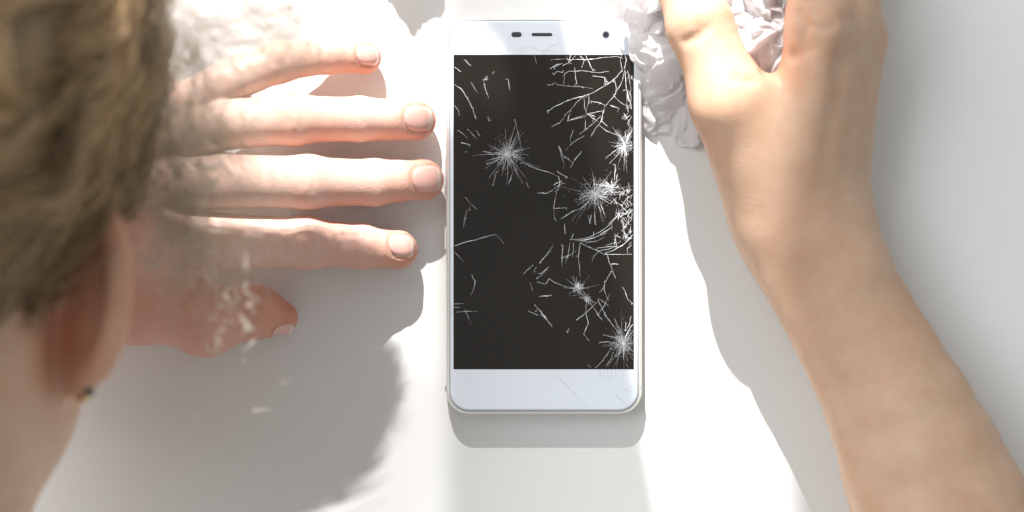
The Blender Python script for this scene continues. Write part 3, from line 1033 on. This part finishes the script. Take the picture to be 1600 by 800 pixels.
# ---- hair
def strands_mesh(name, S, rad, shade, mat, parent, extra=None):
    """S: (n, m, 3) mm polylines -> thin three-sided tubes, one mesh"""
    n, m, _ = S.shape
    T = np.gradient(S, axis=1); T /= np.maximum(np.linalg.norm(T, axis=2, keepdims=True), 1e-6)
    ref = np.array([0.31, 0.2, 0.93])
    A = np.cross(T, ref); A /= np.maximum(np.linalg.norm(A, axis=2, keepdims=True), 1e-6)
    B = np.cross(T, A)
    tp = np.sin(np.linspace(0.35, math.pi - 0.12, m))[None, :, None] * np.asarray(rad)[:, None, None]
    rings = [S + tp * (A * math.cos(q) + B * math.sin(q)) for q in (0.3, 2.394, 4.489)]
    V = np.stack(rings, 2).reshape(-1, 3)
    idx = np.arange(n * m * 3).reshape(n, m, 3)
    Q = []
    for j in range(3):
        k = (j + 1) % 3
        Q.append(np.stack([idx[:, :-1, j], idx[:, :-1, k], idx[:, 1:, k], idx[:, 1:, j]], -1).reshape(-1, 4))
    Q = np.concatenate(Q)
    sh = np.repeat(np.asarray(shade), m * 3)
    if extra is not None:
        V2, Q2, s2 = extra
        Q = np.concatenate([Q, np.asarray(Q2) + len(V)]); V = np.concatenate([V, V2]); sh = np.concatenate([sh, s2])
    return mesh_np(name, V / 1000, Q, mat, parent, True, {'shade': sh})

def nz(P3, sc, seed):
    """cheap smooth vector noise from sines"""
    a = P3 * sc
    return np.stack([np.sin(a[:, 1] * 1.3 + a[:, 2] * .7 + seed) + .6 * np.sin(a[:, 0] * 2.1 - a[:, 1] * 1.1 + seed * 2),
                     np.sin(a[:, 2] * 1.1 + a[:, 0] * .9 + seed * 3) + .6 * np.sin(a[:, 1] * 1.9 + a[:, 2] * 1.3 + seed),
                     np.sin(a[:, 0] * 1.2 + a[:, 1] * .8 + seed * 5) + .6 * np.sin(a[:, 2] * 2.3 - a[:, 0] * .7 + seed)], 1)

def build_hair():
    cap = Vol((-330, -130, 60), (-70, 200, 305), 2.2)
    cap.ell(HL(0, 44, -13), (HR, HU, HF), (74, 92, 101), 6)
    # hairline behind the ear
    a = PM(232, 335, 190); b = PM(-20, 528, 205)
    d = (b - a)[:2]; nrm = np.array([d[1], -d[0]]); nrm /= np.linalg.norm(nrm)
    if nrm @ (PM(60, 100, 200)[:2] - a[:2]) < 0: nrm = -nrm
    gx = cap.lo[0] + cap.h * np.arange(cap.n[0]); gy = cap.lo[1] + cap.h * np.arange(cap.n[1])
    pl = ((gx[:, None] - a[0]) * nrm[0] + (gy[None, :] - a[1]) * nrm[1])[:, :, None].astype(np.float32)
    fp = HL(0, 20, 70)
    raw = cap.F.copy()
    cap.F = np.maximum(cap.F, -pl)
    gz = cap.lo[2] + cap.h * np.arange(cap.n[2])
    ff = ((gx[:, None, None] - fp[0]) * HF[0] + (gy[None, :, None] - fp[1]) * HF[1] + (gz[None, None, :] - fp[2]) * HF[2]).astype(np.float32)
    cap.F = np.maximum(cap.F, ff)
    V, Q = cap.mesh(3)
    full = cap.blank(); full.F = raw
    # strands combed up and to the right over the cap
    g = cap.grad(V)
    ok = (np.abs(cap.sample(V)) < 3) & (V[:, 2] > 90) & (V[:, 0] > -290)
    pool = V[ok]
    n, m = 15000, 11
    S0 = pool[rng.integers(0, len(pool), n)] + rng.normal(0, 1.2, (n, 3))
    # locks: strands that start near each other share a lock, stretched along the combing direction
    nc = 650
    st = lambda q: np.stack([(q[:, 0] * .8 + q[:, 1] * .6) * 0.2, (-q[:, 0] * .6 + q[:, 1] * .8), q[:, 2] * .5], 1)
    cc = st(pool[rng.integers(0, len(pool), nc)]); s0 = st(S0)
    clump = np.concatenate([np.argmin(((a_[:, None] - cc[None])**2).sum(2), 1) for a_ in np.array_split(s0, 30)])
    cseed = rng.normal(0, 1, (nc, 3))
    lift = np.clip(2.0 + 0.5 * cseed[clump][:, 2] + rng.normal(0, 1.2, n), 0.1, 8)
    fly = (rng.random(n) < 0.06) * rng.uniform(3, 14, n)
    S = np.zeros((n, m, 3)); S[:, 0] = S0
    p = S0.copy()
    wav = 1.0
    for k in range(1, m):
        gr = full.grad(p)
        edge = np.clip((p[:, 0] + 165) / 60, 0, 1)[:, None]             # curlier towards the right
        dirv = np.array([0.80, 0.60, 0.0]) + nz(p, 0.03, 1.7) * 0.22 + nz(p, 0.12, 4.1) * (0.08 + 0.6 * edge) + cseed[clump] * 0.10
        dirv = dirv - gr * (dirv * gr).sum(1, keepdims=True)
        dirv /= np.maximum(np.linalg.norm(dirv, axis=1, keepdims=True), 1e-6)
        p = p + dirv * 5.5
        tgt = lift * (0.4 + k / m) + fly * (k / m)**1.6 + edge[:, 0] * 3.5 * np.sin(k * 0.9 + cseed[clump][:, 0] * 3)
        p = p - gr * ((full.sample(p) - tgt) * 0.8)[:, None]
        S[:, k] = p
    # drop the ones that run over the ear
    shade = np.clip(0.36 + 0.19 * cseed[clump][:, 1] + rng.normal(0, .10, n) + 0.38 * np.clip((S0[:, 0] + 190) / 90, 0, 1) * np.clip((S0[:, 1] + 10) / 60, 0, 1), 0, 1)  # paler at upper right: sunlit highlight put into the colour
    rad = rng.uniform(0.14, 0.42, n)
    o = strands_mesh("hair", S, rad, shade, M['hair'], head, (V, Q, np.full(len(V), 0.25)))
    o["kind"] = "stuff"; o["label"] = "short wavy brown hair"

    # a lock swept off the crown and loose wisps painted pale as sunlit in front of the hand
    def strand_set(cx, n, spread, m=26, seed=0.0, curl=3.0):
        cx = np.array(cx); t = np.linspace(0, 1, m)
        # Catmull-Rom like resample of the control polyline
        seg = np.linspace(0, len(cx) - 1, m)
        base = np.stack([np.interp(seg, np.arange(len(cx)), cx[:, i]) for i in range(3)], 1)
        for _ in range(3):
            base[1:-1] = (base[:-2] + 2 * base[1:-1] + base[2:]) / 4
        out = np.zeros((n, m, 3))
        off = rng.normal(0, 1, (n, 3)) * np.array(spread)
        off2 = rng.normal(0, 1, (n, 3)) * np.array(spread)
        ph = rng.uniform(0, 6.28, (n, 3)); fr = rng.uniform(5, 15, (n, 3))
        for i in range(n):
            out[i] = base + off[i] * (1 - t)[:, None] * .7 + off2[i] * (t[:, None]) + curl * np.sin(fr[i] * t[:, None] + ph[i]) * (0.2 + t[:, None] * .8)
        return out
    # the lock (its shade falls on the table below the hand)
    lock = strand_set([(-190, 150, 155), (-150, 140, 136), (-116, 124, 117), (-90, 120, 110), (-74, 126, 105)], 1500, (3, 6.5, 4.5), 16, 0, .4)
    lock = np.concatenate([lock, strand_set([(-200, 150, 140), (-150, 136, 122), (-112, 130, 111), (-85, 131, 108), (-68, 136, 105)], 1300, (3, 5, 3.5), 16, 0, .4)])
    o2 = strands_mesh("hair_lock", lock, rng.uniform(.18, .4, len(lock)), np.clip(rng.normal(.45, .2, len(lock)), 0, 1), M['hair'], head)
    o2["kind"] = "stuff"
    wisps = []
    g = lambda px, py, z: PM(px, py, z)
    sets = [
        ([g(215, -60, 165), g(300, -10, 150), g(380, 40, 140), g(450, 30, 132), g(520, 60, 126)], 110, (9, 9, 5), 3),
        ([g(200, 60, 170), g(300, 75, 150), g(390, 60, 140), g(450, 100, 132), g(480, 170, 126)], 110, (9, 9, 5), 3),
        ([g(330, -80, 160), g(420, -20, 145), g(470, 40, 136), g(440, 120, 130), g(400, 180, 126)], 110, (9, 8, 5), 3),
        ([g(210, 150, 170), g(280, 190, 150), g(340, 240, 138), g(390, 300, 130), g(410, 390, 126)], 220, (10, 9, 5), 4),
        ([g(215, 250, 170), g(265, 280, 152), g(300, 350, 142), g(330, 430, 134), g(340, 500, 128)], 200, (10, 9, 5), 5),
        ([g(230, 100, 175), g(270, 200, 160), g(285, 290, 150), g(275, 380, 142), g(265, 450, 136)], 260, (9, 9, 5), 4),
        ([g(230, 10, 175), g(290, 60, 160), g(320, 130, 150), g(330, 220, 142), g(320, 320, 136)], 260, (10, 9, 5), 4),
    ]
    for cxs, n_, sp, cu in sets:
        wisps.append(strand_set(cxs, n_, sp, 26, 0, cu))
    Wp = np.concatenate(wisps)
    o3 = strands_mesh("loose_hair", Wp, rng.uniform(.025, .07, len(Wp)), rng.random(len(Wp)), M['wisp'], head)
    # pale specks standing in for sun sparkles in the hair
    sparkles = []
    for (px, py) in [(rng.uniform(215, 345), rng.uniform(215, 450)) for _ in range(80)] + [(rng.uniform(320, 395), rng.uniform(415, 560)) for _ in range(26)] + [(262, 262), (250, 300), (268, 318), (296, 365), (240, 345), (320, 405), (378, 428), (388, 440), (366, 452), (348, 470), (360, 468), (335, 490), (350, 515), (340, 530), (330, 548), (300, 570), (275, 600),
                     (248, 632), (300, 645), (404, 642), (445, 598), (270, 330), (310, 340), (258, 230), (455, 8), (470, 30), (285, 90), (240, 95), (210, 140), (300, 420), (420, 40)]:
        z = rng.uniform(120, 150); c0 = PM(px, py, z)
        q = strand_set([c0, c0 + rng.normal(0, 1.0, 3), c0 + rng.normal(0, 2.0, 3)], 2, (.25, .25, .25), 26, 0, .1)
        sparkles.append(q)
    E = np.concatenate(sparkles)
    Wp2 = np.concatenate([Wp, E])
    bpy.data.objects.remove(o3)
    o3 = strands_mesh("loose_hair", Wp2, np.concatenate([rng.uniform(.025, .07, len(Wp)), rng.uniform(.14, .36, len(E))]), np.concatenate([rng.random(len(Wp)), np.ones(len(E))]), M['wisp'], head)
    o3["kind"] = "stuff"; o3["label"] = "loose strands and sparkles over the hand, painted sunlit"
build_hair()

# ------------------------------------------------------------------ tissues
def crumple(lobes, seed, sub=6):
    """crumpled paper: union of lumpy lobes, pinched into sharp folds"""
    import bmesh
    V, F = [], []
    for (c, rad, rot) in lobes:
        bm = bmesh.new(); bmesh.ops.create_icosphere(bm, subdivisions=sub, radius=1.0)
        base = len(V)
        for v in bm.verts:
            d = v.co.normalized(); q = d * 1.35 + Vector((seed * 3.1, rot * 1.7, seed))
            warp = mnoise.noise_vector(q * 0.9) * 0.55
            q2 = q + warp
            r1 = 1 - abs(mnoise.noise(q2 * 0.9))**0.8 * 2.0
            r2 = 1 - abs(mnoise.noise(q2 * 1.9 + Vector((5, 1, 2))))**0.8 * 2.0
            r3 = 1 - abs(mnoise.noise(q2 * 4.0 + Vector((1, 7, 3))))**0.8 * 2.0
            k = 0.80 + 0.18 * r1 + 0.11 * r2 + 0.04 * r3
            p = Vector((d.x * rad[0] * k, d.y * rad[1] * k, d.z * rad[2] * k))
            ca, sa = math.cos(rot), math.sin(rot)
            w = (c[0] + p.x * ca - p.y * sa, c[1] + p.x * sa + p.y * ca, c[2] + p.z)
            V.append((w[0] / 1000, w[1] / 1000, max(0.3 + 0.35 * abs(k), w[2]) / 1000))
        F += [[y.index + base for y in x.verts] for x in bm.faces]
        bm.free()
    return V, F

def tri(x): return 2 * abs(2 * (x - math.floor(x + 0.5))) - 1
def petal(V, F, c, rx, ry, rot, droop, tilt, seed, amp=1.0, n=64):
    """one crumpled leaf of the tissue: a thin sheet pressed into sharp straight folds"""
    r = random.Random(seed)
    folds = [(r.uniform(0, math.pi), r.uniform(.45, .8), r.random(), 2.6) for _ in range(3)] + [(r.uniform(0, math.pi), r.uniform(1.0, 1.7), r.random(), 1.3) for _ in range(4)] \
        + [(r.uniform(0, math.pi), r.uniform(2.2, 3.8), r.random(), .45) for _ in range(4)]
    ph = [r.uniform(0, 6.28) for _ in range(4)]
    base = len(V); ca, sa = math.cos(rot), math.sin(rot)
    for j in range(n + 1):
        for i in range(n + 1):
            u, v = -1 + 2 * i / n, -1 + 2 * j / n
            # square -> rounded, ragged outline
            U, W_ = u * math.sqrt(1 - v * v * 0.42), v * math.sqrt(1 - u * u * 0.42)
            a = math.atan2(W_, U); rr = 1 + .10 * math.sin(3 * a + ph[0]) + .07 * math.sin(5 * a + ph[1]) + .05 * math.sin(9 * a + ph[2])
            U *= rr; W_ *= rr
            wx = mnoise.noise(Vector((U * 1.6, W_ * 1.6, seed))) * .75; wy = mnoise.noise(Vector((U * 1.6, W_ * 1.6, seed + 9))) * .75
            h = sum(am * amp * tri((math.cos(t) * (U + wx) + math.sin(t) * (W_ + wy)) * f + p0) for t, f, p0, am in folds)
            d2 = U * U + W_ * W_
            x, y = U * rx, W_ * ry
            z = c[2] - droop * d2 + h + tilt[0] * x + tilt[1] * y
            x += 0.5 * h * math.cos(ph[3]); y += 0.5 * h * math.sin(ph[3])
            wz = z if z > 0.6 else 0.6 + 0.05 * abs(h)
            V.append(((c[0] + x * ca - y * sa) / 1000, (c[1] + x * sa + y * ca) / 1000, wz / 1000))
    for j in range(n):
        for i in range(n):
            k = base + j * (n + 1) + i
            F.append((k, k + 1, k + n + 2, k + n + 1))

g = PM
lob = [(g(1150, -30, 20), (20, 18, 18), 2.0), (g(1175, 70, 14), (10, 10, 11), 3.1), (g(1085, -30, 16), (18, 16, 15), 0.9),
       # unseen lobes added past the frame top to cast shade into view
       (g(1020, -130, 12), (22, 18, 12), 0.3), (g(930, -290, 6), (26, 24, 7), 1.3), (g(860, -380, 9), (24, 20, 10), 2.5), (g(765, -335, 20), (20, 17, 19), 0.2), (g(680, -340, 12), (20, 16, 13), 1.9),
       (g(608, -275, 20), (16, 15, 20), 0.8)]
v, f = crumple(lob, 1.0, 5)
petal(v, f, g(1058, 150, 8), 13.5, 17, 0.25, 5, (0, .1), 3, .45)
petal(v, f, g(1050, 120, 12), 12, 15, 1.3, 6, (.1, .1), 11, .5)
petal(v, f, g(1046, 56, 17), 11.5, 13, 0.5, 6, (0.1, 0.1), 5, .6)
petal(v, f, g(1030, -8, 22), 14, 13, 2.1, 6, (0.2, .1), 8, .6)
petal(v, f, g(1040, 75, 20), 11, 13, 0.9, 6, (.2, 0), 21, .5)
petal(v, f, g(1180, 66, 40), 13.5, 11, 0.3, 5, (0, .15), 14, .7)
petal(v, f, g(1196, 30, 38), 12, 15, 0.9, 8, (.1, .2), 17, .7)
petal(v, f, g(1165, -5, 40), 16, 14, 0.1, 9, (0, .1), 19, .8)
petal(v, f, g(1090, -50, 28), 20, 16, 0.7, 9, (0, .1), 23, 1.0)
tis = mesh_obj("crumpled_tissue", v, f, M['tissue'], None, True)
tag(tis, "crumpled white paper tissue squeezed in the hand above the phone's corner", "tissue")
